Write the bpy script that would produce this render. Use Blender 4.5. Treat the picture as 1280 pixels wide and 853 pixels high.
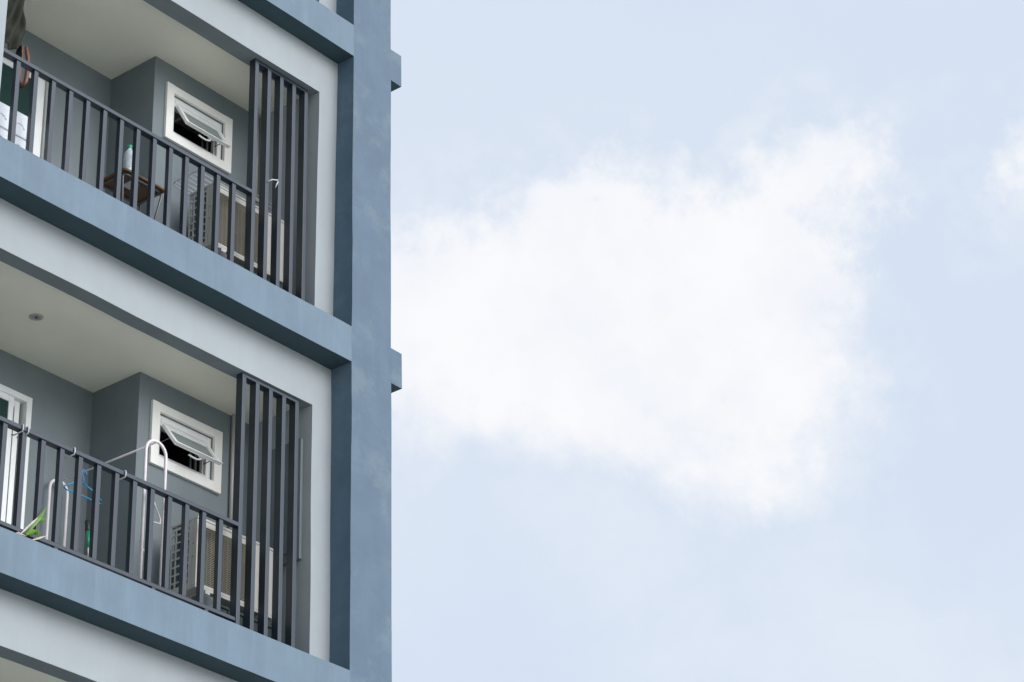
import bpy, bmesh, math, random
from mathutils import Vector, Matrix, noise
random.seed(7)
scene = bpy.context.scene
for o in list(bpy.data.objects): bpy.data.objects.remove(o)
R = math.radians

# ------------------------------------------------------------------ camera
cam = bpy.data.cameras.new('camera'); cam_o = bpy.data.objects.new('camera', cam)
scene.collection.objects.link(cam_o); scene.camera = cam_o
cam.sensor_width = 36.0; cam.lens = 95.08; cam.clip_end = 20000; cam.clip_start = 0.1
_r = Vector((0.631, -0.775, -0.023)).normalized()
_f = Vector((0.687, 0.545, 0.481)); _f = (_f - _r * _f.dot(_r)).normalized()
_u = _r.cross(_f)
cam_o.matrix_world = Matrix(((_r.x, _u.x, -_f.x, -14.780), (_r.y, _u.y, -_f.y, -13.0065),
                             (_r.z, _u.z, -_f.z, -7.7496), (0, 0, 0, 1)))
# ------------------------------------------------------------------ world
SUN_EL, SUN_AZ = 26.0, 172.0          # azimuth clockwise from +y (the facade looks towards -y)
world = bpy.data.worlds.new('World'); scene.world = world; world.use_nodes = True
wn, wl = world.node_tree.nodes, world.node_tree.links
for n in list(wn): wn.remove(n)
def W(t, **k):
    n = wn.new(t)
    for a, b in k.items(): setattr(n, a, b)
    return n
w_out = W('ShaderNodeOutputWorld'); bg = W('ShaderNodeBackground'); bg.inputs[1].default_value = 0.10
sky = W('ShaderNodeTexSky', sky_type='NISHITA', sun_disc=False)
sky.sun_elevation = R(SUN_EL); sky.sun_rotation = R(SUN_AZ)
sky.air_density = 1.0; sky.dust_density = 2.5; sky.ozone_density = 1.0
tc = W('ShaderNodeTexCoord')
def wmath(op, a, b=None, c=None, clamp=False):
    n = W('ShaderNodeMath', operation=op); n.use_clamp = clamp
    for i, v in enumerate((a, b, c)):
        if v is None: continue
        if isinstance(v, (int, float)): n.inputs[i].default_value = v
        else: wl.new(v, n.inputs[i])
    return n.outputs[0]
nrm = W('ShaderNodeVectorMath', operation='NORMALIZE'); wl.new(tc.outputs['Generated'], nrm.inputs[0])
def wnoise(scale, detail, rough, off=(0, 0, 0)):
    m = W('ShaderNodeVectorMath', operation='ADD'); m.inputs[1].default_value = off
    wl.new(nrm.outputs[0], m.inputs[0])
    n = W('ShaderNodeTexNoise'); n.inputs['Scale'].default_value = scale
    n.inputs['Detail'].default_value = detail; n.inputs['Roughness'].default_value = rough
    wl.new(m.outputs[0], n.inputs['Vector']); return n
def displaced(src, nz, amt):
    s = W('ShaderNodeVectorMath', operation='SUBTRACT'); wl.new(nz.outputs['Color'], s.inputs[0]); s.inputs[1].default_value = (.5, .5, .5)
    k = W('ShaderNodeVectorMath', operation='SCALE'); wl.new(s.outputs[0], k.inputs[0]); k.inputs['Scale'].default_value = amt
    a = W('ShaderNodeVectorMath', operation='ADD'); wl.new(src, a.inputs[0]); wl.new(k.outputs[0], a.inputs[1]); return a.outputs[0]
d1 = displaced(nrm.outputs[0], wnoise(22, 3, .55), .050)
dv = displaced(d1, wnoise(60, 9, .68, (3, 1, 2)), .026)
BLOBS = [(0.6534,0.5783,0.4885,0.0355),(0.6688,0.5605,0.4884,0.0355),(0.6840,0.5423,0.4880,0.0375),(0.6957,0.5133,0.5025,0.0363),
 (0.7120,0.5158,0.4764,0.0406),(0.7169,0.4850,0.5009,0.0319),(0.7312,0.4898,0.4749,0.0377),(0.7276,0.4595,0.5094,0.0215),
 (0.7265,0.4394,0.5283,0.0165),(0.7340,0.4268,0.5283,0.0165),(0.7404,0.4668,0.4837,0.0319),(0.7511,0.4685,0.4652,0.0290),
 (0.7518,0.4887,0.4426,0.0190),(0.7444,0.5016,0.4408,0.0140),(0.7619,0.4763,0.4390,0.0080),(0.6805,0.5156,0.5207,0.0160),
 (0.7661,0.3704,0.5253,0.0075),(0.7729,0.3707,0.5149,0.0090),
 (0.7592,0.4525,0.4678,0.0122),(0.7420,0.4489,0.4980,0.0131),(0.7648,0.4731,0.4374,0.0085),(0.6773,0.5679,0.4676,0.0110),(0.7412,0.5105,0.4360,0.0050),(0.7573,0.4898,0.4319,0.0065),]
acc = None
for (x, y, z, r) in BLOBS:
    d = W('ShaderNodeVectorMath', operation='DISTANCE'); wl.new(dv, d.inputs[0]); d.inputs[1].default_value = (x, y, z)
    v = wmath('SUBTRACT', r, d.outputs['Value'])
    acc = v if acc is None else wmath('SMOOTH_MAX', acc, v, .010)
def wrange(val, a, b, lo=0., hi=1.):
    n = W('ShaderNodeMapRange', interpolation_type='SMOOTHSTEP'); wl.new(val, n.inputs[0])
    for i, q in zip((1, 2, 3, 4), (a, b, lo, hi)): n.inputs[i].default_value = q
    return n.outputs[0]
zz_ = W('ShaderNodeSeparateXYZ'); wl.new(nrm.outputs[0], zz_.inputs[0])
w5 = wnoise(95, 8, .7, (6, 2, 9)); w6 = wnoise(26, 4, .5, (2, 8, 1))
rough_ = wmath('ADD', acc, wmath('MULTIPLY', wmath('SUBTRACT', w5.outputs['Fac'], .5), .022))
rough_ = wmath('ADD', rough_, wmath('MULTIPLY', wmath('SUBTRACT', w6.outputs['Fac'], .55), .016))
hard, softc = wrange(rough_, -.012, .009), wrange(rough_, -.022, .016)
up_ = wrange(zz_.outputs[2], .455, .500)
cl_main = wmath('ADD', wmath('MULTIPLY', hard, up_), wmath('MULTIPLY', softc, wmath('SUBTRACT', 1.0, up_)))
cl_main = wmath('MULTIPLY', cl_main, wrange(wnoise(17, 5, .6, (8, 3, 3)).outputs['Fac'], .30, .62, .80, 1.0))
# thin wisps and softly mottled rest of the sky
w2 = wnoise(5.0, 8, .62, (7, 3, 5)); cl_soft = wrange(w2.outputs['Fac'], .46, .80, 0, .40)
w3 = wnoise(40, 6, .6, (1, 9, 4)); 
halo = wmath('MULTIPLY', wrange(acc, -.035, .006), wrange(w3.outputs['Fac'], .40, .72, 0, .45))
mask = wmath('MAXIMUM', wmath('MAXIMUM', cl_main, halo), cl_soft)
w4 = wnoise(30, 5, .55, (4, 4, 8))
def wmix(f, a, b):
    n = W('ShaderNodeMix', data_type='RGBA')
    if isinstance(f, float): n.inputs[0].default_value = f
    else: wl.new(f, n.inputs[0])
    for i, v in ((6, a), (7, b)):
        if isinstance(v, tuple): n.inputs[i].default_value = (*v, 1)
        else: wl.new(v, n.inputs[i])
    return n.outputs[2]
VEIL = (7.60, 8.36, 9.58)               # bright thin overcast, in the sky texture's units
CLOUD_A, CLOUD_B = (9.60, 9.66, 9.86), (9.15, 9.32, 9.70)
base = wmix(.92, sky.outputs[0], wmix(wrange(wnoise(2.3, 3, .5, (2, 2, 6)).outputs['Fac'], .35, .62), VEIL, (7.22, 8.12, 9.52)))
cloudc = wmix(wrange(w4.outputs['Fac'], .35, .7), CLOUD_A, CLOUD_B)
# sky shaped to light the scene: added glow round the sun, dimmed towards -x
sdot = W('ShaderNodeVectorMath', operation='DOT_PRODUCT'); wl.new(nrm.outputs[0], sdot.inputs[0])
sdot.inputs[1].default_value = (math.sin(R(SUN_AZ)) * math.cos(R(SUN_EL)), math.cos(R(SUN_AZ)) * math.cos(R(SUN_EL)), math.sin(R(SUN_EL)))
sxyz = W('ShaderNodeSeparateXYZ'); wl.new(nrm.outputs[0], sxyz.inputs[0])
g1 = wrange(sxyz.outputs[0], -.75, .25, .40, 1.0); g2 = wrange(sdot.outputs['Value'], .45, 1.0, 0, 1.3)
gsc = W('ShaderNodeVectorMath', operation='SCALE'); wl.new(wmix(mask, base, cloudc), gsc.inputs[0]); wl.new(wmath('ADD', g1, g2), gsc.inputs['Scale'])
wl.new(gsc.outputs[0], bg.inputs[0]); wl.new(bg.outputs[0], w_out.inputs[0])
# ------------------------------------------------------------------ sun
sd = bpy.data.lights.new('sun', 'SUN'); sd.energy = 1.5; sd.angle = R(40); sd.color = (1.0, .97, .93)
so = bpy.data.objects.new('sun', sd); scene.collection.objects.link(so)
az, el = R(SUN_AZ), R(SUN_EL)
sdir = Vector((math.sin(az) * math.cos(el), math.cos(az) * math.cos(el), math.sin(el)))
so.rotation_euler = (-sdir).to_track_quat('-Z', 'Y').to_euler(); so.location = sdir * 60
vs = scene.view_settings; vs.view_transform = 'Standard'; vs.look = 'None'; vs.exposure = 0.0; vs.gamma = 1.0; vs.use_curve_mapping = False
scene.cycles.max_bounces = 8; scene.cycles.diffuse_bounces = 5

# ------------------------------------------------------------------ materials
def lin(c): return tuple(((v / 255) / 12.92 if v / 255 <= .04045 else (((v / 255) + .055) / 1.055) ** 2.4) for v in c)
def mat(name, col, rough=.6, metal=0., var=.0, vscale=3., streak=0., patch=None, bump=0., bscale=60., spec=.5, trans=0., grime=0.):
    m = bpy.data.materials.new(name); m.use_nodes = True; nt = m.node_tree; N, L = nt.nodes, nt.links
    b = N['Principled BSDF']; b.inputs['Roughness'].default_value = rough; b.inputs['Metallic'].default_value = metal
    b.inputs['Specular IOR Level'].default_value = spec; b.inputs['Transmission Weight'].default_value = trans
    b.inputs['Base Color'].default_value = (*col, 1)
    geo = N.new('ShaderNodeNewGeometry')
    cur = None
    def nz(scale, detail=5, rough_=.6, sc=(1, 1, 1), off=(0, 0, 0)):
        mp = N.new('ShaderNodeMapping'); mp.inputs['Scale'].default_value = sc; mp.inputs['Location'].default_value = off
        L.new(geo.outputs['Position'], mp.inputs[0])
        t = N.new('ShaderNodeTexNoise'); t.inputs['Scale'].default_value = scale; t.inputs['Detail'].default_value = detail
        t.inputs['Roughness'].default_value = rough_; L.new(mp.outputs[0], t.inputs['Vector']); return t.outputs['Fac']
    def rng(v, a, b_, lo, hi):
        n = N.new('ShaderNodeMapRange'); n.interpolation_type = 'SMOOTHSTEP'; L.new(v, n.inputs[0])
        for i, q in zip((1, 2, 3, 4), (a, b_, lo, hi)): n.inputs[i].default_value = q
        return n.outputs[0]
    def mix(f, a, c):
        n = N.new('ShaderNodeMix'); n.data_type = 'RGBA'; L.new(f, n.inputs[0])
        for i, v in ((6, a), (7, c)):
            if isinstance(v, tuple): n.inputs[i].default_value = (*v, 1)
            else: L.new(v, n.inputs[i])
        return n.outputs[2]
    cur = tuple(col)
    if var: cur = mix(rng(nz(vscale, 6, .6), .3, .7, 0, 1), tuple(c * (1 - var) for c in col), tuple(min(1, c * (1 + var)) for c in col))
    if streak:
        cur = mix(rng(nz(7, 5, .65, (1, 1, .10), (3, 2, 1)), .45, .75, 0, streak), cur, tuple(min(.9, c * 1.25) for c in col))
        cur = mix(rng(nz(9, 6, .7, (1, 1, .07), (8, 5, 1)), .52, .8, 0, streak), cur, tuple(c * .72 for c in col))
    if patch:
        cur = mix(rng(nz(2.6, 7, .68, (1, 1, 1.2), (5, 1, 9)), .50, .66, 0, .55), cur, patch)
        cur = mix(rng(nz(13, 8, .8, (1, 1, .8), (2, 7, 3)), .60, .74, 0, .35), cur, tuple(min(1, c * 1.35) for c in patch))
    if grime:
        cur = mix(rng(nz(18, 8, .75), .55, .8, 0, grime), cur, tuple(c * .45 for c in col))
    if not isinstance(cur, tuple): L.new(cur, b.inputs['Base Color'])
    if bump:
        bp = N.new('ShaderNodeBump'); bp.inputs['Strength'].default_value = bump; bp.inputs['Distance'].default_value = .01
        L.new(nz(bscale, 6, .65), bp.inputs['Height']); L.new(bp.outputs[0], b.inputs['Normal'])
    return m
M = {}
M['soffit'] = mat('dark_navy_underside', (.040, .072, .086), .7, var=.08, bump=.2, bscale=20, spec=.2)  # darker second colour for beam and band faces pointing down
M['reveal'] = mat('navy_left_face', (.092, .148, .20), .65, var=.08, patch=(.13, .19, .24), bump=.25, bscale=16, spec=.3)  # darker second colour for column faces pointing left
M['blue']   = mat('blue_grey_paint', (.157, .217, .272), .62, var=.07, vscale=2.2, streak=.6, bump=.25, bscale=25, spec=.35)
M['blue_col'] = mat('patched_blue_grey_paint', (.117, .168, .226), .62, var=.07, vscale=2.5, streak=.25, patch=(.175, .235, .27), bump=.35, bscale=14, spec=.35)
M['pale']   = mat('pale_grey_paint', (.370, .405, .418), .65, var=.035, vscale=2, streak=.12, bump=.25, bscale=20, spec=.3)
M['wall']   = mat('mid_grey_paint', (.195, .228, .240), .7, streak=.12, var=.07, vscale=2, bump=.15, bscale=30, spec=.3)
M['mid']    = mat('light_grey_paint', (.43, .465, .48), .7, var=.05, vscale=2, bump=.15, bscale=30, spec=.3)
M['ceil']   = mat('cream_ceiling_paint', (.86, .845, .72), .8, var=.03, vscale=1.5, bump=.05, spec=.2)
M['rail']   = mat('charcoal_metal_paint', (.017, .028, .042), .40, metal=.0, var=.10, vscale=6, bump=.05, grime=.2, spec=.7)
M['white']  = mat('white_frame', (.86, .87, .85), .45, var=.03, vscale=8, grime=.10)
M['trim']   = mat('cream_white_trim', (.86, .85, .80), .6, var=.04, vscale=5, bump=.1, grime=.12)
M['glass']  = mat('dark_green_glass', (.012, .045, .040), .06, spec=.5)
M['sashglass'] = mat('grey_green_glass', (.20, .24, .225), .08, spec=.7)
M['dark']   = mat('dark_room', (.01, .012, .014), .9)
M['core']   = mat('side_wall_paint', (.30, .35, .40), .7, var=.06, streak=.2)
M['floor']  = mat('balcony_tile', (.55, .55, .53), .5, var=.08)
M['acw']    = mat('ac_ivory_steel', (.50, .49, .45), .42, var=.03, vscale=9, grime=.14)
M['acg']    = mat('ac_grille_wire', (.30, .28, .21), .5, grime=.2)
M['acd']    = mat('ac_dark_inside', (.022, .020, .016), .7, var=.3, vscale=18)
M['coil']   = mat('ac_coil_fins', (.10, .16, .21), .35, metal=.4, var=.25, vscale=30)
M['black']  = mat('black_plastic', (.018, .02, .022), .5)
M['stand']  = mat('mottled_dark_green', (.022, .04, .038), .5, var=.3, vscale=10)
M['hookp'] = mat('grey_white_plastic', (.55, .57, .58), .4)
M['block']  = mat('grey_rubber', (.09, .10, .105), .8, var=.2, vscale=20)
M['cyan']   = mat('cyan_sticker', (.02, .36, .55), .4)
M['sticker']= mat('pale_sticker', (.62, .72, .78), .4)
M['wpaint'] = mat('white_pink_coated_tube', (.80, .74, .76), .35, var=.05, vscale=20)
M['wire']   = mat('grey_steel_wire', (.60, .62, .64), .35, metal=.3)
M['wood']   = mat('brown_veneer', (.105, .058, .032), .45, var=.3, vscale=12)
M['woode']  = mat('orange_wood_edge', (.17, .082, .028), .4, var=.15, vscale=20)
M['steel']  = mat('grey_steel_tube', (.16, .17, .17), .35, metal=.6)
M['cloth']  = mat('olive_cloth', (.042, .044, .034), .85, var=.03, vscale=9, spec=.1)
M['leather']= mat('brown_leather', (.17, .075, .042), .5, var=.25, vscale=25)
M['bluep']  = mat('blue_plastic', (.02, .30, .58), .35)
M['greenp'] = mat('green_plastic', (.015, .26, .13), .35)
M['cap']    = mat('green_cap', (.01, .42, .22), .35)
M['label']  = mat('pale_bottle_label', (.62, .68, .74), .4, var=.12, vscale=40)
M['bottle'] = mat('clear_bottle', (.66, .78, .82), .12, var=.08, vscale=30)
M['leaf']   = mat('bright_leaf', (.12, .27, .02), .45, var=.2, vscale=30)
M['dry']    = mat('dry_leaf', (.55, .52, .44), .6, var=.15, vscale=30)
M['pot']    = mat('plant_pot', (.20, .11, .07), .7, var=.1)
M['cabinet']= mat('white_cabinet_plastic', (.80, .83, .87), .35, var=.02)
M['ground'] = mat('concrete_ground', (.56, .55, .50), .9, var=.15, vscale=.3, grime=.3)
M['lampin'] = mat('downlight_reflector', (.35, .35, .33), .25, metal=.6)
M['lampring']= mat('downlight_ring', (.42, .39, .33), .4)

# ------------------------------------------------------------------ helpers
def tag(o, label=None, cat=None, group=None, kind=None):
    for k, v in (('label', label), ('category', cat), ('group', group), ('kind', kind)):
        if v: o[k] = v
    return o
def empty(name, loc=(0, 0, 0), **k):
    o = bpy.data.objects.new(name, None); scene.collection.objects.link(o); o.location = loc; o.empty_display_size = .1
    return tag(o, **k)
def wob(v):
    n = noise.noise_vector(Vector(v) * 1.1) * .0055 + noise.noise_vector(Vector(v) * 5.3) * .0022
    return Vector(v) + n
class MB:
    def __init__(s): s.bm = bmesh.new(); s.mi = 0; s.mats = []
    def m(s, name):
        if name not in s.mats: s.mats.append(name)
        s.mi = s.mats.index(name); return s
    def face(s, vs, smooth=False):
        try: f = s.bm.faces.new(vs)
        except ValueError: return
        f.material_index = s.mi; f.smooth = smooth; return f
    def box(s, x0, x1, y0, y1, z0, z1, bev=0.):
        return s.hexa([(x0,y0,z0),(x1,y0,z0),(x1,y1,z0),(x0,y1,z0),(x0,y0,z1),(x1,y0,z1),(x1,y1,z1),(x0,y1,z1)], bev)
    def hexa(s, P, bev=0.):
        t = bmesh.new(); v = [t.verts.new(p) for p in P]
        for q in ((0,3,2,1),(4,5,6,7),(0,1,5,4),(1,2,6,5),(2,3,7,6),(3,0,4,7)): t.faces.new([v[i] for i in q])
        if bev: bmesh.ops.bevel(t, geom=list(t.edges), offset=bev, segments=2, profile=.5, affect='EDGES')
        t.verts.ensure_lookup_table(); mp = {}
        for w in t.verts: mp[w] = s.bm.verts.new(w.co)
        for f in t.faces: s.face([mp[w] for w in f.verts])
        t.free(); return s
    def gridbox(s, x0, x1, y0, y1, z0, z1, step=.22, fix=None):
        """box with subdivided, slightly uneven (hand plastered) faces"""
        cache = {}
        def V(p):
            k = tuple(round(c, 5) for c in p)
            if k not in cache: cache[k] = s.bm.verts.new(wob(fix(Vector(p)) if fix else p))
            return cache[k]
        def seg(a, b): n = max(1, int(round((b - a) / step))); return [a + (b - a) * i / n for i in range(n + 1)]
        X, Y, Z = seg(x0, x1), seg(y0, y1), seg(z0, z1)
        def patch(A, B, fn, flip):
            for i in range(len(A) - 1):
                for j in range(len(B) - 1):
                    q = [V(fn(A[i], B[j])), V(fn(A[i+1], B[j])), V(fn(A[i+1], B[j+1])), V(fn(A[i], B[j+1]))]
                    s.face(q[::-1] if flip else q)
        patch(X, Z, lambda a, b: (a, y0, b), False); patch(X, Z, lambda a, b: (a, y1, b), True)
        patch(X, Y, lambda a, b: (a, b, z0), True);  patch(X, Y, lambda a, b: (a, b, z1), False)
        patch(Y, Z, lambda a, b: (x1, a, b), False); patch(Y, Z, lambda a, b: (x0, a, b), True)
        return s
    def tube(s, pts, r, n=8, closed=False, cap=True):
        pts = [Vector(p) for p in pts]; m = len(pts); rings = []
        rr = r if isinstance(r, (list, tuple)) else [r] * m
        ref = None
        for i, p in enumerate(pts):
            a = pts[(i - 1) % m] if (closed or i > 0) else p; b = pts[(i + 1) % m] if (closed or i < m - 1) else p
            t = (b - a).normalized()
            if ref is None: ref = Vector((0, 0, 1)) if abs(t.z) < .9 else Vector((1, 0, 0))
            u = (ref - t * ref.dot(t)).normalized(); ref = u; w = t.cross(u)
            rings.append([s.bm.verts.new(p + (u * math.cos(2*math.pi*k/n) + w * math.sin(2*math.pi*k/n)) * rr[i]) for k in range(n)])
        for i in range(m if closed else m - 1):
            A, B = rings[i], rings[(i + 1) % m]
            for k in range(n): s.face([A[k], A[(k+1) % n], B[(k+1) % n], B[k]], True)
        if cap and not closed: s.face(rings[0][::-1]); s.face(rings[-1])
        return s
    def lathe(s, c, prof, n=24, axis='z'):
        c = Vector(c); rings = []
        for (r, h) in prof:
            ring = []
            for k in range(n):
                a = 2 * math.pi * k / n; e = (r * math.cos(a), r * math.sin(a))
                p = Vector((e[0], e[1], h)) if axis == 'z' else Vector((e[0], h, e[1]))
                ring.append(s.bm.verts.new(c + p))
            rings.append(ring)
        for A, B in zip(rings, rings[1:]):
            for k in range(n): s.face([A[k], A[(k+1) % n], B[(k+1) % n], B[k]], True)
        s.face(rings[0][::-1]); s.face(rings[-1]); return s
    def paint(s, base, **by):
        """second colour on the faces that point one way"""
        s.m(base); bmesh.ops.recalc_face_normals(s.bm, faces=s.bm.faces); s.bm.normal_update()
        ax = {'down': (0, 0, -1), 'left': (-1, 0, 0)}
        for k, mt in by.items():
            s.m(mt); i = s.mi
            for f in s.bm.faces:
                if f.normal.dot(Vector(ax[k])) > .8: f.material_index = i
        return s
    def build(s, name, mt=None, parent=None, **k):
        bmesh.ops.recalc_face_normals(s.bm, faces=s.bm.faces)
        me = bpy.data.meshes.new(name); s.bm.to_mesh(me); s.bm.free()
        for q in (s.mats or [mt]): me.materials.append(M[q])
        o = bpy.data.objects.new(name, me); scene.collection.objects.link(o)
        if parent: o.parent = parent; o.matrix_parent_inverse = Matrix.Translation(-parent_loc(parent))
        return tag(o, **k)
def parent_loc(p):
    v = Vector(p.location)
    while p.parent: p = p.parent; v = v * 0 + Vector(p.location) if p.type == 'EMPTY' else v
    return v
def arc(c, r, a0, a1, n, ax=(1, 0, 0), ay=(0, 0, 1)):
    c, ax, ay = Vector(c), Vector(ax), Vector(ay)
    return [c + ax * r * math.cos(R(a0 + (a1 - a0) * i / n)) + ay * r * math.sin(R(a0 + (a1 - a0) * i / n)) for i in range(n + 1)]
def copy_tree(o, parent=None, off=None):
    c = o.copy(); scene.collection.objects.link(c)
    if parent: c.parent = parent
    if off is not None: c.location = Vector(o.location) + Vector(off)
    for ch in list(o.children): copy_tree(ch, c)
    return c

# ------------------------------------------------------------------ ground
g = MB(); g.box(-6000, 6000, -6000, 6000, -9.65, -9.35)
g.build('ground', 'ground', kind='structure')

# ------------------------------------------------------------------ building
H, HB, WC = 3.0, .326, .486
B = empty('apartment_building', (0, 0, 0), label='blue and grey apartment building with recessed balconies behind dark metal railings', cat='building')
BAYS = [(-4.13, -.71, -WC), (-8.71, -5.29, -5.066)]          # opening left, opening right, inner face of the column right of it
COLS = [(-WC, 0.0), (-5.066, -4.58), (-9.65, -9.16)]
for (a, b) in COLS:
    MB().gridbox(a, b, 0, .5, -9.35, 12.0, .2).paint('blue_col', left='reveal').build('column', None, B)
KS = range(-3, 5)
def dface(k): return {1: (.212, .184), 0: (.208, .222)}.get(k, (.205, .205))   # panel depth, bottom and top of the storey
for k in KS:
    z = k * H
    for (a, b) in ((-4.58, -WC), (-9.16, -5.066)):
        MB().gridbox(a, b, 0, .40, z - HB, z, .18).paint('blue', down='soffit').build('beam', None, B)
        MB().box(a, b, .40, 2.2, z - .20, z - .02).build('balcony_floor', 'floor', B)
    # projecting string course round the side of the building
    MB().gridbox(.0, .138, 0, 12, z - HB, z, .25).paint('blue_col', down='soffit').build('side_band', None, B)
    MB().box(-9.65 - .138, -9.65, 0, 12, z - HB, z).build('side_band', 'blue_col', B)
def balcony(k, bay, full):
    x0, x1, xc = BAYS[bay]; z = k * H; xl = x0 - .45
    dx = x1 - (-.71)
    db, dt = dface(k)
    def fix(p):
        t = (p.z - z) / (H - HB)
        if abs(p.y - .20) < 1e-4: p.y = db + (dt - db) * t
        return p
    f = MB()
    f.gridbox(x1, xc, .20, .36, z, z + 2.27, .22, fix)
    f.gridbox(xl, x0, .20, .36, z, z + 2.27, .22, fix)
    f.gridbox(xl, xc, .20, .36, z + 2.27, z + H - HB, .22, fix)
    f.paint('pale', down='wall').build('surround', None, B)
    MB().box(x0 - .05, x1 + .05, .36, 1.55, z + 2.31, z + 2.34).build('ceiling', 'ceil', B)
    xb = -1.962 + dx; yb, yb2 = .892, 1.428
    # wall to the right of the corner, with the window opening
    wx0, wx1, wz0, wz1 = -1.755 + dx, -1.150 + dx, z + 1.642, z + 2.030
    w = MB()
    w.box(xb, wx0, yb, yb + .12, z - .02, z + 2.31); w.box(wx1, x1, yb, yb + .12, z - .02, z + 2.31)
    w.box(wx0, wx1, yb, yb + .12, z - .02, wz0); w.box(wx0, wx1, yb, yb + .12, wz1, z + 2.31)
    w.box(xb, xb + .12, yb + .12, yb2 + .12, z - .02, z + 2.31)
    w.build('bathroom_wall', 'wall', B)
    dx0, dx1 = -4.00 + dx, -2.585 + dx
    w = MB(); w.box(dx1, xb, yb2, yb2 + .12, z - .02, z + 2.31); w.box(dx0, dx1, yb2, yb2 + .12, z + 2.012, z + 2.31)
    w.box(x0 - .05, dx0, yb2, yb2 + .12, z - .02, z + 2.31)
    w.build('balcony_wall', 'wall', B)
    for a_ in (x1, x0 - .2): MB().box(a_, a_ + .20, .36, 1.6, z - .02, z + 2.34).build('partition_wall', 'mid', B)
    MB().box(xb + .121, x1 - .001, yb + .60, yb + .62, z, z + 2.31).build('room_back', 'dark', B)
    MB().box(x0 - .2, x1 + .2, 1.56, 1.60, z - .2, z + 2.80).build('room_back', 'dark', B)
    if not full:
        r = MB(); railing(r, r, r, z, dx, x0); r.build('railing', 'rail', B)
    # ---- window
    wi = empty('window', (0, 0, 0)); wi.parent = B
    t = MB(); X0, X1, Z0, Z1 = -1.838 + dx, -1.064 + dx, z + 1.557, z + 2.105; ya, yc = yb - .03, yb - .001
    t.box(X0, wx0, ya, yc, Z0, Z1, .003); t.box(wx1, X1, ya, yc, Z0, Z1, .003)
    t.box(wx0 - .003, wx1 + .003, ya + .0015, yc, Z0 + .0015, wz0, .003); t.box(wx0 - .003, wx1 + .003, ya + .0015, yc, wz1, Z1 - .0015, .003)
    t.build('trim', 'trim', wi)
    fr = MB(); fy0, fy1 = yb + .012, yb + .075; fw = .046
    fr.box(wx0, wx0 + fw, fy0, fy1, wz0, wz1, .004); fr.box(wx1 - .052, wx1, fy0, fy1, wz0, wz1, .004)
    fr.box(wx0 + fw, wx1 - .052, fy0 + .001, fy1, wz1 - .092, wz1, .004); fr.box(wx0 + fw + .002, wx1 - .054, fy0 - .005, fy0 + .001, wz1 - .060, wz1 - .030, .002); fr.box(wx0 + fw, wx1 - .052, fy0 + .001, fy1, wz0, wz0 + fw, .004)
    ix0, ix1, iz0, iz1 = wx0 + fw, wx1 - .052, wz0 + fw, wz1 - .092
    fr.box(ix0, ix0 + .012, fy0 + .03, fy1 - .005, iz0, iz1); fr.box(ix1 - .012, ix1, fy0 + .03, fy1 - .005, iz0, iz1)
    fr.build('window_frame', 'white', wi)
    # inside shelf edge and far jamb seen through the gap
    MB().box(ix1 - .050, ix1 - .030, fy1 + .01, fy1 + .03, iz0, iz1).build('inner_jamb', 'steel', wi)
    MB().box(ix1 - .085, ix1 - .070, fy1 + .03, fy1 + .045, iz0, iz1).build('inner_jamb', 'steel', wi)
    sl = .272; ang = R(36 if k != 1 else 30); pv = Vector((0, fy0 - .004, iz1 - .004))
    def sp(x, a, b):           # x along, a down the sash, b outwards
        return (x, pv.y - math.sin(ang) * a - math.cos(ang) * b, pv.z - math.cos(ang) * a + math.sin(ang) * b)
    def sbox(mb, xa, xb_, a0, a1, b0, b1):
        mb.hexa([sp(xa,a0,b0), sp(xb_,a0,b0), sp(xb_,a0,b1), sp(xa,a0,b1), sp(xa,a1,b0), sp(xb_,a1,b0), sp(xb_,a1,b1), sp(xa,a1,b1)], .002)
    s_ = MB(); sx0, sx1 = ix0 + .002, ix1 - .003; sw = .034
    sbox(s_, sx0, sx0 + sw, 0, sl, 0, .026); sbox(s_, sx1 - sw, sx1, 0, sl, 0, .026)
    sbox(s_, sx0 + sw, sx1 - sw, 0, sw, .0005, .0255); sbox(s_, sx0 + sw, sx1 - sw, sl - sw, sl, .0005, .0255)
    sbox(s_, sx0 - .004, sx1 + .006, sl - .008, sl + .004, .024, .032)
    for (q0, q1, r0, r1) in ((sx0 + sw, sx1 - sw, sw, sw + .012), (sx0 + sw, sx1 - sw, sl - sw - .010, sl - sw), (sx0 + sw, sx0 + sw + .010, sw + .012, sl - sw - .010), (sx1 - sw - .010, sx1 - sw, sw + .012, sl - sw - .010)):
        sbox(s_, q0, q1, r0, r1, .004, .018)
    s_.build('sash', 'white', wi)
    s_ = MB(); sbox(s_, sx0 + sw - .004, sx1 - sw + .004, sw - .004, sl - sw + .004, .009, .014); s_.build('pane', 'sashglass', wi)
    h_ = MB(); xm = (sx0 + sx1) / 2
    h_.tube([sp(xm - .085, sl + .012, -.022), sp(xm - .05, sl + .020, -.024), sp(xm, sl + .022, -.024), sp(xm + .045, sl + .006, -.018), sp(xm + .055, sl - .012, -.004)], .0075, 6)
    sbox(h_, xm + .03, xm + .09, sl - .034, sl - .008, -.014, -.001)
    h_.build('handle', 'white', wi)
    for xx in (ix0 + .006, ix1 - .006):
        st = MB()
        st.tube([(xx, fy0 + .02, iz0 + .10), sp(xx, sl * .62, -.004)], .004, 5)
        st.tube([(xx, fy0 + .02, iz1 - .03), sp(xx, sl * .35, -.006)], .003, 5)
        st.build('stay_arm', 'steel', wi)
    # ---- sliding door
    d = empty('sliding_door', (0, 0, 0)); d.parent = B
    f = MB(); y0, y1 = yb2 - .012, yb2 + .075; zt = z + 2.012
    f.box(dx1 - .052, dx1, y0, y1, z - .018, zt, .003); f.box(dx0, dx0 + .052, y0, y1, z - .018, zt, .003)
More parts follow.
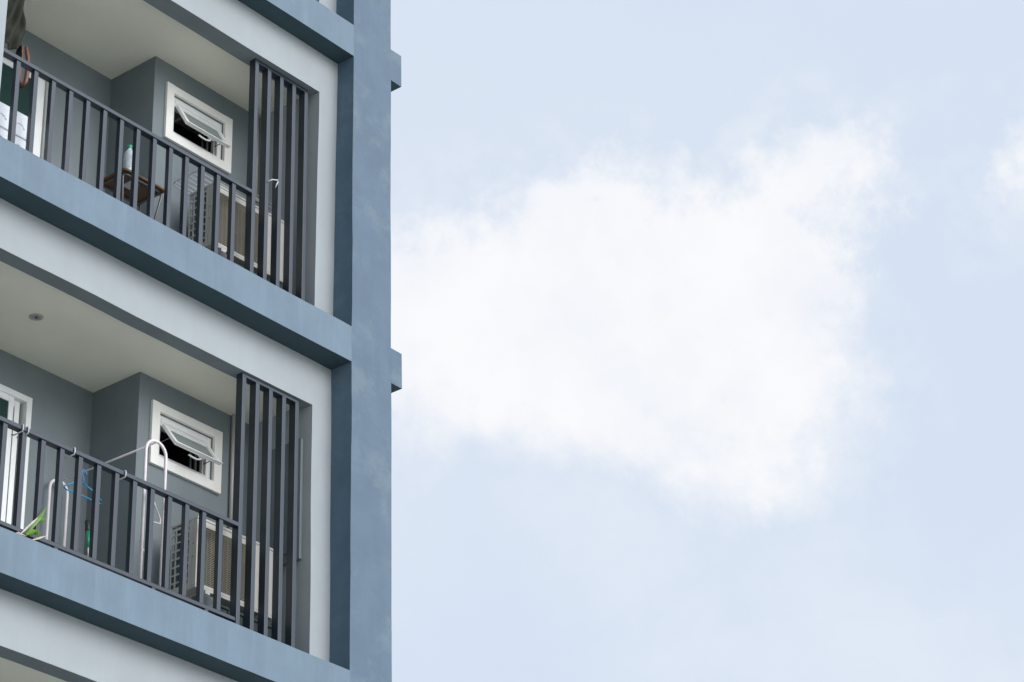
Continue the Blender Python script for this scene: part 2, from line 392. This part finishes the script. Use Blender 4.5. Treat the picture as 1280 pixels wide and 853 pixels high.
    f.box(dx0 + .052, dx1 - .052, y0 + .001, y1, zt - .052, zt, .003); f.box(dx0 + .052, dx1 - .052, y0 + .001, y1, z - .018, z + .02, .003)
    f.build('door_frame', 'white', d)
    xm = (dx0 + dx1) / 2
    for nm, (a, b, ya_) in (('r', (dx1 - .78, dx1 - .085, y0 + .045)), ('l', (dx0 + .052, dx1 - .172, y0 + .012))):
        s1 = .050
        if k == 1: s1, a, b = (.088, a, dx1 - .064) if nm == 'r' else (.05, a, dx1 - .60)
        f = MB()
        f.box(a, a + s1, ya_, ya_ + .028, z + .02, zt - .052, .003); f.box(b - s1, b, ya_, ya_ + .028, z + .02, zt - .052, .003)
        f.box(a + s1, b - s1, ya_ + .001, ya_ + .027, zt - .105, zt - .052, .002); f.box(a + s1, b - s1, ya_ + .001, ya_ + .027, z + .02, z + .09, .002)
        f.build('door_leaf', 'white', d)
        MB().box(a + s1 - .003, b - s1 + .003, ya_ + .010, ya_ + .016, z + .087, zt - .102).build('pane', 'glass', d)
    # ---- recessed ceiling light
    if full:
        for xx in (-3.092,):
            L_ = MB().m('lampring'); c = (xx + dx, .843, z + 2.31)
            L_.lathe(c, [(.036, -.0035), (.046, -.006), (.054, -.004), (.055, .004), (.036, .004)], 28)
            dl = L_.build('downlight', None, B)
            L_ = MB().m('lampin'); L_.lathe(c, [(.0355, -.0045), (.030, .0), (.028, .002), (.012, .003)], 20); L_.m('black'); L_.lathe(c, [(.012, -.008), (.010, -.005), (.01, .002)], 12)
            L_.build('lamp', None, dl)
def railing(hr, br, bl, z, dx, x0):
    rz = z + (.165 if abs(z) < .1 else .09)
    xe = -1.482 + dx + (.048 if abs(z - H) < .1 and dx == 0 else 0)
    hr.box(x0 + .002, xe, .240, .298, z + .938, z + .972, .003)
    br.box(x0 + .002, xe, .246, .288, rz, rz + .030, .002)
    for xx in (-3.285, -2.34, -1.80):
        br.box(xx + dx, xx + .035 + dx, .248, .284, z - .02, rz - .0005)
def full_railing(k):
    z = k * H; r = empty('railing', (0, 0, 0)); r.parent = B
    hr, br = MB(), MB(); railing(hr, br, None, z, 0, -4.13); hr.build('handrail', 'rail', r); br.build('bottom_rail', 'rail', r)
    x, pitch = (-1.638, .1785) if k != 1 else (-1.612, .1770)
    while x > -4.10:
        MB().box(x - .040, x, .248, .290, z + (.1955 if k == 0 else .1205), z + .9375, .002).build('baluster', 'rail', r); x -= pitch
    s = empty('slat_screen', (0, 0, 0)); s.parent = B
    so_ = .048 if k == 1 else 0
    for j in range(5):
        xr = -1.440 + .1505 * j + so_
        MB().box(xr - .042, xr, .240, .310, z - .02, z + 2.236, .003).build('slat', 'rail', s)
    MB().box(-1.482 + so_, -.838 + so_, .242, .308, z + 2.2365, z + 2.2695, .002).build('top_rail', 'rail', s)
for k in range(-3, 4):
    balcony(k, 1, False)
    balcony(k, 0, k in (-1, 0, 1, 2))
for k in (-1, 0, 1, 2): full_railing(k)
# bodywork of the building behind the balconies
for a_, b_ in ((-.30, 0), (-9.65, -9.35), (-5.07, -4.58)): MB().box(a_, b_, .50, 1.60, -9.35, 12).build('side_wall', 'core', B)
c = MB()
c.box(-9.65, 0, 1.601, 12, -9.35, 12); c.build('side_wall', 'core', B)
c = MB(); c.box(-9.65, 0, 0, .18, 12.001, 12.9); c.box(-.18, 0, .18, 12, 12.001, 12.9); c.box(-9.65, -9.47, .18, 12, 12.001, 12.9); c.box(-9.47, -.18, .18, 12, 12.001, 12.1)
c.build('parapet', 'blue', B)
# air conditioner conduits
def conduit(x, z, zb):
    f = MB(); f.tube([(x, .868, z + 2.309), (x, .868, z + zb)], .017, 8); 
    f.box(x - .026, x + .026, .845, .8915, z + zb - .03, z + zb + .005, .002); f.build('conduit', 'acw', B)
conduit(-.941, 0, 1.20); conduit(-.762, H, 1.45)
# shallow riser cover on the partition wall
f = MB(); f.box(-.742, -.7105, .305, .66, .94, 1.99, .003); f.box(-.752, -.7425, .345, .62, 1.02, 1.93, .002); f.build('riser_cover', 'wall', B)

# ------------------------------------------------------------------ air conditioners
def ac(k, dxx=0.):
    z = k * H; x0, x1, y0, y1, z0, z1 = -1.752 + dxx, -.912 + dxx, .410, .690, z + .405, z + .990
    lab = {0: 'ivory air conditioner outdoor unit on the lower balcony under the open window', 1: 'ivory air conditioner outdoor unit on the upper balcony with a wire rack on it'}[k]
    A = empty('air_conditioner', ((x0 + x1) / 2, (y0 + y1) / 2, z - .02), label=lab, cat='air conditioner', group='air conditioner outdoor units on the balconies')
    c = MB(); t = .012; gx1 = x0 + .565
    c.box(x0, x1, y0 - .006, y1 + .004, z1 - .022, z1, .006)                   # lid
    c.box(x0 + .002, x1 - .002, y0, y1, z0, z0 + .020, .003)                   # base pan
    c.box(gx1, x1 - .002, y0, y1, z0 + .020, z1 - .022, .004)                  # compressor side
    c.box(x0 + .002, x0 + .035, y0, y0 + .055, z0 + .020, z1 - .022, .005)     # front-left corner
    c.box(x0 + .0355, gx1, y0, y0 + .020, z1 - .068, z1 - .0225, .002); c.box(x0 + .0355, gx1, y0, y0 + .020, z0 + .0205, z0 + .045, .002)
    # side: frame with three columns and seven rows of openings
    c.box(x0 + .002, x0 + .012, y0 + .055, y0 + .085, z0 + .020, z1 - .022)
    for yy in (y0 + .112, y0 + .165, y0 + .222, y1 - .012): c.box(x0 + .002, x0 + .012, yy, yy + (.040 if yy < y0 + .12 else .010), z0 + .020, z1 - .022)
    for r_ in range(9):
        zz = z0 + .020 + r_ * .0660
        c.box(x0 + .003, x0 + .011, y0 + .085, y1 - .003, zz, zz + (.012 if r_ else .03) )
    c.box(x0 + .003, x0 + .011, y0 + .085, y1 - .003, z1 - .06, z1 - .022)
    c.build('casing', 'acw', A)
    MB().box(x0 + .030, x0 + .045, y0 + .06, y1 - .01, z0 + .022, z1 - .026).build('coil', 'coil', A)
    MB().box(x0 + .046, gx1 - .001, y0 + .12, y0 + .13, z0 + .022, z1 - .026).build('inner_panel', 'acd', A)
    f = MB(); cx, cz = (x0 + .035 + gx1) / 2, (z0 + z1) / 2 - .01
    for q in range(4):
        a = R(20 + 90 * q); v = []
        for (rad, w, dy) in ((.03, .35, .0), (.23, .30, .0)):
            for sgn in (-1, 1): v.append((cx + rad * math.cos(a + sgn * w * 1.4), y0 + .07 + sgn * .018, cz + rad * math.sin(a + sgn * w * 1.4)))
        b_ = [f.bm.verts.new(p) for p in (v[0], v[1], v[3], v[2])]; f.face(b_)
    f.lathe((cx, 0, cz), [(.045, y0 + .045), (.05, y0 + .06), (.05, y0 + .10)], 16, 'y')
    f.build('fan', 'black', A)
    gr = MB(); n = 33; za, zb = z0 + .045, z1 - .068
    for i in range(n + 1):
        zz = za + (zb - za) * i / n; gr.box(x0 + .035, gx1, y0 + .004, y0 + .0085, zz - .0023, zz + .0023)
    for i in range(13):
        xx = x0 + .035 + (gx1 - x0 - .035) * i / 12; gr.box(xx - .0014, xx + .0014, y0 + .0088, y0 + .014, za, zb)
    gr.build('grille', 'acg', A)
    s = MB().m('cyan'); s.box(gx1 + .115, gx1 + .165, y0 - .002, y0 - .0003, z1 - .150, z1 - .095); s.m('black'); s.box(gx1 + .115, gx1 + .165, y0 - .002, y0 - .0003, z1 - .094, z1 - .070); s.m('sticker'); s.box(gx1 + .118, gx1 + .150, y0 - .002, y0 - .0003, z1 - .32, z1 - .17)
    s.build('sticker', None, A)
    for zz in (z0 + .25, z0 + .36): MB().box(x0 - .002, x0 + .0018, y0 + .030, y0 + .038, zz, zz + .008).build('screw', 'block', A)
    # stand
    for xx in (x0 + .09, x1 - .15):
        st = MB()
        st.box(xx, xx + .05, y0 - .02, y1 + .03, z0 - .034, z0 - .001, .002)
        for yy in (y0 + .0, y1 - .03): st.box(xx + .008, xx + .042, yy, yy + .03, z - .019, z0 - .035)
        st.build('bracket', 'acw', A)
    st = MB(); st.box(x0 + .04, x0 + .20, y0 - .035, y0 + .10, z + .24, z0 - .035, .03); st.build('rubber_foot', 'block', A)
    # dark green ribbed box beneath the unit
    C_ = MB(); C_.hexa([(x0+.23, y0+.02, z-.019), (x1+.05, y0+.02, z-.019), (x1+.05, y1+.06, z-.019), (x0+.23, y1+.06, z-.019),
                        (x0+.21, y0+.0, z+.345), (x1+.07, y0+.0, z+.345), (x1+.07, y1+.08, z+.345), (x0+.21, y1+.08, z+.345)], .012)
    for xx in (x0 + .35, x0 + .52, x0 + .69): C_.box(xx, xx + .025, y0 - .008, y0 + .012, z + .02, z + .33)
    C_.box(x0 + .20, x1 + .08, y0 - .012, y1 + .09, z + .320, z + .3449, .006)
    C_.build('dark_box', 'stand', None, label=('dark green ribbed box beneath the lower air conditioner' if k == 0 else 'dark green ribbed box beneath the upper air conditioner'), cat='storage box', group='boxes beneath the air conditioners')
    return A
ac(0); ac(1, .048)

# ------------------------------------------------------------------ lower balcony things
# drying rack: two hoops and a rod
D = empty('drying_rack', (-2.27, .87, -.02), label='white tubular clothes drying rack on the lower balcony', cat='drying rack')
def hoop(xa, xb, y, zt):
    r = (xb - xa) / 2; cx = (xa + xb) / 2
    return [(xa, y, -.019), (xa, y, zt - r)] + arc((cx, y, zt - r), r, 180, 0, 10)[1:-1] + [(xb, y, zt - r), (xb, y, -.019)]
MB().tube(hoop(-2.338, -2.132, .38, 1.425), .0125, 8).build('hoop', 'wpaint', D)
MB().tube(hoop(-2.405, -2.225, 1.36, 1.385), .0125, 8).build('hoop', 'wpaint', D)
MB().tube([(-2.237, .38, 1.415), (-2.315, 1.36, 1.375)], .0075, 7).build('rod', 'wpaint', D)
b = MB(); b.tube([(-2.225, .40, .945), (-2.19, .395, .88), (-2.155, .39, .81), (-2.160, .385, .77), (-2.20, .385, .765), (-2.245, .385, .755)], .008, 6); b.build('brace', 'wpaint', D)
b = MB(); b.tube([(-2.336, .38, .60), (-2.345, .40, .57), (-2.31, .385, .50)], .008, 6)
b.build('brace', 'wpaint', D)
# hanger
hy = 1.10; hx = -2.296; hz = 1.395
h = MB(); P = arc((hx, hy, hz - .020), .022, -30, 200, 8); P = P + [Vector((hx - .012, hy, hz - .055)), Vector((hx, hy, hz - .085)), Vector((hx, hy, hz - .115))]
h.tube(P, .006, 6)
h.tube([(hx, hy, hz - .11), (hx - .10, hy, hz - .140), (hx - .185, hy, hz - .195), (hx - .19, hy, hz - .215), (hx - .16, hy, hz - .222), (hx, hy, hz - .215),
        (hx + .16, hy, hz - .222), (hx + .195, hy, hz - .215), (hx + .19, hy, hz - .19), (hx + .10, hy, hz - .140), (hx, hy, hz - .11)], .006, 6)
h.build('clothes_hanger', 'bluep', None, label='blue plastic clothes hanger on the rod of the white drying rack', cat='hanger')
# broom
Br = empty('broom', (-2.20, 1.10, -.02), label='green broom handle with black grip leaning by the lower balcony wall', cat='broom')
top = Vector((-2.165, 1.18, 1.045)); bot = Vector((-2.20, 1.02, .10)); dr = (bot - top)
MB().tube([top, top + dr * .010, top + dr * .10, top + dr * .105], [.010, .021, .021, .017], 10).build('grip', 'black', Br)
MB().tube([top + dr * .103, top + dr * .26], .0165, 8).build('sleeve', 'greenp', Br)
MB().tube([top + dr * .26, bot], .011, 8).build('stick', 'trim', Br)
MB().box(bot.x - .14, bot.x + .14, bot.y - .03, bot.y + .03, -.018, .115, .02).build('brush', 'greenp', Br)
# plant
Pl = empty('potted_plant', (-3.45, .42, -.02), label='potted plant with a bright green leaf poking over the lower rail', cat='plant')
p = MB(); p.lathe((-3.45, .42, 0), [(.085, -.019), (.12, .14), (.128, .15), (.128, .18), (.11, .18), (.10, .15)], 20); p.build('pot', 'pot', Pl)
def leaf(mb, pts, w, fold=.25):
    pts = [Vector(q) for q in pts]; n = len(pts); rows = []
    for i, q in enumerate(pts):
        t = (pts[min(i+1, n-1)] - pts[max(i-1, 0)]).normalized(); sd_ = t.cross(Vector((.69, .55, .48))).normalized()
        ww = w * math.sin(math.pi * min(.97, .06 + .92 * i / (n - 1))) ** .8
        up_ = sd_.cross(t)
        rows.append([mb.bm.verts.new(q - sd_ * ww + up_ * ww * fold), mb.bm.verts.new(q), mb.bm.verts.new(q + sd_ * ww + up_ * ww * fold)])
    for A_, B_ in zip(rows, rows[1:]):
        mb.face([A_[0], A_[1], B_[1], B_[0]], True); mb.face([A_[1], A_[2], B_[2], B_[1]], True)
lf = MB()
leaf(lf, [(-3.565, .30, .10), (-3.545, .235, .185), (-3.515, .222, .245), (-3.475, .218, .30), (-3.445, .215, .35), (-3.412, .215, .415)], .017)
leaf(lf, [(-3.555, .24, .16), (-3.51, .222, .195), (-3.475, .22, .205), (-3.458, .22, .165)], .018)
leaf(lf, [(-3.46, .22, .30), (-3.43, .22, .315), (-3.40, .222, .318)], .013)
lf.m('leaf'); lf.tube([(-3.50, .42, .15), (-3.54, .33, .16), (-3.56, .26, .14)], .005, 6)
lf.build('leaf', 'leaf', Pl)
lf = MB()
leaf(lf, [(-3.62, .24, .13), (-3.57, .222, .20), (-3.52, .218, .262), (-3.48, .216, .31)], .008)
leaf(lf, [(-3.53, .235, .12), (-3.45, .222, .165), (-3.385, .22, .205)], .008)
leaf(lf, [(-3.70, .24, .10), (-3.64, .222, .14), (-3.57, .22, .14)], .008)
lf.build('dry_leaf', 'dry', Pl)
Pl2 = empty('potted_plant', (-3.78, .42, -.02), label='dried plant with pale flower head at the left edge of the lower balcony', cat='plant')
p = MB(); p.lathe((-3.78, .42, 0), [(.07, -.019), (.10, .14), (.105, .17), (.09, .17), (.085, .14)], 18); p.build('pot', 'pot', Pl2)
p = MB(); p.tube([(-3.72, .36, .17), (-3.735, .345, .30), (-3.77, .34, .45)], [.006, .005, .003], 6); p.tube([(-3.72, .36, .17), (-3.70, .35, .24)], .007, 6); p.build('stem', 'steel', Pl2)
p = MB()
for i in range(26):
    a = random.uniform(0, 6.28); e = random.uniform(-1, 1); q = Vector((math.cos(a), math.sin(a), e)).normalized() * random.uniform(.012, .035) + Vector((-3.80, .345, .225))
    leaf(p, [(-3.80, .345, .225), q, q + Vector((random.uniform(-.02, .02), 0, random.uniform(-.02, .02)))], .010)
p.build('flower_head', 'wpaint', Pl2)
# rail hooks
for i, (x, lab) in enumerate(((-3.655, 'white plastic hook over the lower handrail, leftmost of the four'), (-3.605, 'white plastic hook over the lower handrail, second from the left'),
                 (-3.165, 'white plastic hook over the lower handrail above the drying rack legs'), (-2.665, 'white plastic hook over the lower handrail beside the tall rack hoop'))):
    h = MB(); h.tube([(x - .015, .335, .925), (x - .008, .315, .918), (x, .236, .926), (x, .231, .945), (x, .232, .972), (x + .001, .240, .979), (x, .300, .979), (x, .306, .965)], .0055, 6)
    h.build('rail_hook', 'hookp', None, label=lab, cat='hook', group='white hooks over the lower handrail')

# ------------------------------------------------------------------ upper balcony things
T = empty('folding_table', (-2.465, .55, 2.98), label='small brown folding table with tubular legs on the upper balcony', cat='table')
tz = 3.625
def rounded(cx, cy, hx_, hy_, r, z):
    out = []
    for sx, sy, a0 in ((1, 1, 0), (-1, 1, 90), (-1, -1, 180), (1, -1, 270)):
        for i in range(5):
            a = R(a0 + 90 * i / 4); out.append((cx + sx * (hx_ - r) + r * math.cos(a), cy + sy * (hy_ - r) + r * math.sin(a), z))
    return out
def slab(mb, cx, cy, hx_, hy_, r, z0, z1, m_bot, m_side):
    lo = [mb.bm.verts.new(q) for q in rounded(cx, cy, hx_, hy_, r, z0)]; hi = [mb.bm.verts.new(q) for q in rounded(cx, cy, hx_, hy_, r, z1)]
    mb.m(m_bot); mb.face(lo[::-1]); mb.face(hi); mb.m(m_side)
    for i in range(len(lo)): mb.face([lo[i], lo[(i+1) % len(lo)], hi[(i+1) % len(lo)], hi[i]], True)
t = MB(); slab(t, -2.475, .545, .225, .165, .035, tz, tz + .018, 'wood', 'woode'); t.build('tabletop', None, T)
t = MB(); q = [Vector(v) for v in rounded(-2.475, .545, .195, .135, .04, tz - .012)]; t.tube(q, .008, 6, closed=True); t.build('frame', 'steel', T)
t = MB(); t.box(-2.56, -2.47, .46, .56, tz - .016, tz - .0005, .003); t.build('fitting', 'wire', T)
for (xa, ya, xb, yb_) in ((-2.28, .42, -2.36, .50), (-2.28, .66, -2.36, .60), (-2.67, .42, -2.58, .50), (-2.67, .66, -2.58, .60)):
    t = MB(); t.tube([(xa, ya, tz - .012), (xa + (.012 if xa > -2.5 else -.012), ya, tz - .05), (xb, yb_, 2.982)], .0095, 7); t.build('leg', 'steel', T)
Bo = empty('water_bottle', (-2.560, .490, tz + .018), label='clear water bottle with green cap on the brown folding table', cat='bottle')
bz = tz + .0185; c_ = (-2.560, .490, bz)
MB().lathe(c_, [(.036, .0), (.044, .008), (.044, .06), (.042, .07), (.044, .08), (.044, .205), (.041, .228), (.032, .250), (.018, .268), (.0145, .274), (.0145, .29)], 24).build('body', 'bottle', Bo)
MB().lathe(c_, [(.0442, .085), (.0452, .09), (.0452, .185), (.0442, .19)], 24).build('label_wrap', 'label', Bo)
MB().lathe(c_, [(.0175, .284), (.0185, .288), (.0185, .306), (.016, .31)], 16).build('cap', 'cap', Bo)
# wire rack on the upper AC
Wr = empty('wire_rack', (-1.40, .55, 3.991), label='grey wire drying rack lying on top of the upper air conditioner', cat='rack')
wz = 4.035; q = [Vector(v) for v in rounded(-1.42, .545, .44, .20, .05, wz)]
f = MB(); f.tube(q, .005, 6, closed=True); f.build('frame', 'wire', Wr)
f = MB()
for i in range(7): yy = .39 + i * .052; f.tube([(-1.856, yy, wz - .002), (-.985, yy, wz - .002)], .0034, 5)
f.build('wires', 'wire', Wr)
for xx in (-1.6, -1.12):
    f = MB(); f.tube([(xx, .348, wz), (xx, .44, 3.992), (xx, .66, 3.992), (xx, .742, wz)], .004, 5); f.build('foot', 'wire', Wr)
# hook on the slat screen
f = MB(); f.tube([(-1.268, .232, 4.122), (-1.225, .222, 4.158), (-1.165, .215, 4.178), (-1.16, .215, 4.165), (-1.178, .215, 4.13), (-1.192, .216, 4.090)], [.003, .006, .0065, .0065, .006, .003], 6)
f.build('slat_hook', 'hookp', None, label='white bent hook clipped on the slats of the upper balcony screen', cat='hook')
# white cabinet behind the left of the upper rail
cx0, cx1, cy0, cy1, cz1 = -4.09, -3.63, .40, .78, 3.645
Cb = empty('storage_cabinet', (-3.86, .59, 2.98), label='white plastic cabinet with rounded corner behind the upper railing', cat='cabinet')
f = MB()
f.box(cx0, cx1, cy0, cy1, 2.981, cz1, .035); f.build('body', 'cabinet', Cb)
for zz in (3.03, 3.22, 3.41):
    f = MB(); f.box(cx0 + .03, cx1 - .035, cy0 - .012, cy0 - .0005, zz, zz + .17, .008)
    for xx in (cx0 + .10, cx0 + .28):
        f.tube(arc((xx + .04, cy0 - .012, zz + .055), .055, 160, 20, 8), .006, 6)
    f.build('drawer_front', 'cabinet', Cb)
# hanging olive cloth with leather-edged bag beneath it
Gx0, Gx1 = -3.99, -3.585
g_ = bmesh.new(); gm = MB(); nx, nz_ = 46, 50; rows = []
for j in range(nz_ + 1):
    v = j / nz_; z = 5.20 - v * (5.20 - 4.355); row = []
    for i in range(nx + 1):
        u = i / nx; x = Gx0 + (Gx1 - Gx0) * u - .03 * (1 - v) * (1 - u)
        rad = math.hypot((u - .10) * 1.15, (v + .10) * .8) + .05 * noise.noise(Vector((u * 2.5, v * 2.5, 4)))
        wr = max(0., 1 - u / .92) ** .4
        sw = math.sin(2 * math.pi * (rad * 5.6 + .25 * noise.noise(Vector((u * 1.5, v * 1.5, 1)))))
        y = .60 + .024 * sw + .012 * math.sin(2 * math.pi * u * 4.5) * u + .05 * u
        row.append(gm.bm.verts.new((x, y, z - .02 * (1 - u) - .004 * math.sin(u * 20))))
    rows.append(row)
for A_, B_ in zip(rows, rows[1:]):
    for i in range(nx): gm.face([A_[i], A_[i+1], B_[i+1], B_[i]], True)
go = gm.build('hanging_cloth', 'cloth', None, label='dark olive cloth hanging from the upper balcony ceiling at the left edge', cat='cloth')
md = go.modifiers.new('thickness', 'SOLIDIFY'); md.thickness = .004
Bg = empty('hanging_bag', (-3.61, .60, 4.35), label='black bag with brown leather edging hanging below the olive cloth', cat='bag')
f = MB(); o_ = [(-3.598, .59, 4.395), (-3.572, .59, 4.30), (-3.565, .59, 4.20), (-3.575, .59, 4.09), (-3.602, .59, 4.02), (-3.635, .59, 4.06), (-3.638, .59, 4.18), (-3.630, .59, 4.30), (-3.640, .59, 4.395)]
v0 = [f.bm.verts.new(Vector(q)) for q in o_]; v1 = [f.bm.verts.new(Vector(q) + Vector((0, .05, 0))) for q in o_]
f.face(v0); f.face(v1[::-1])
for i in range(len(o_)): j = (i + 1) % len(o_); f.face([v0[i], v0[j], v1[j], v1[i]])
f.build('pouch', 'black', Bg)
f = MB(); f.tube([Vector(q) + Vector((0, -.004, 0)) for q in o_], [.012, .016, .018, .017, .015, .012, .008, .006, .005], 7); f.build('edging', 'leather', Bg)
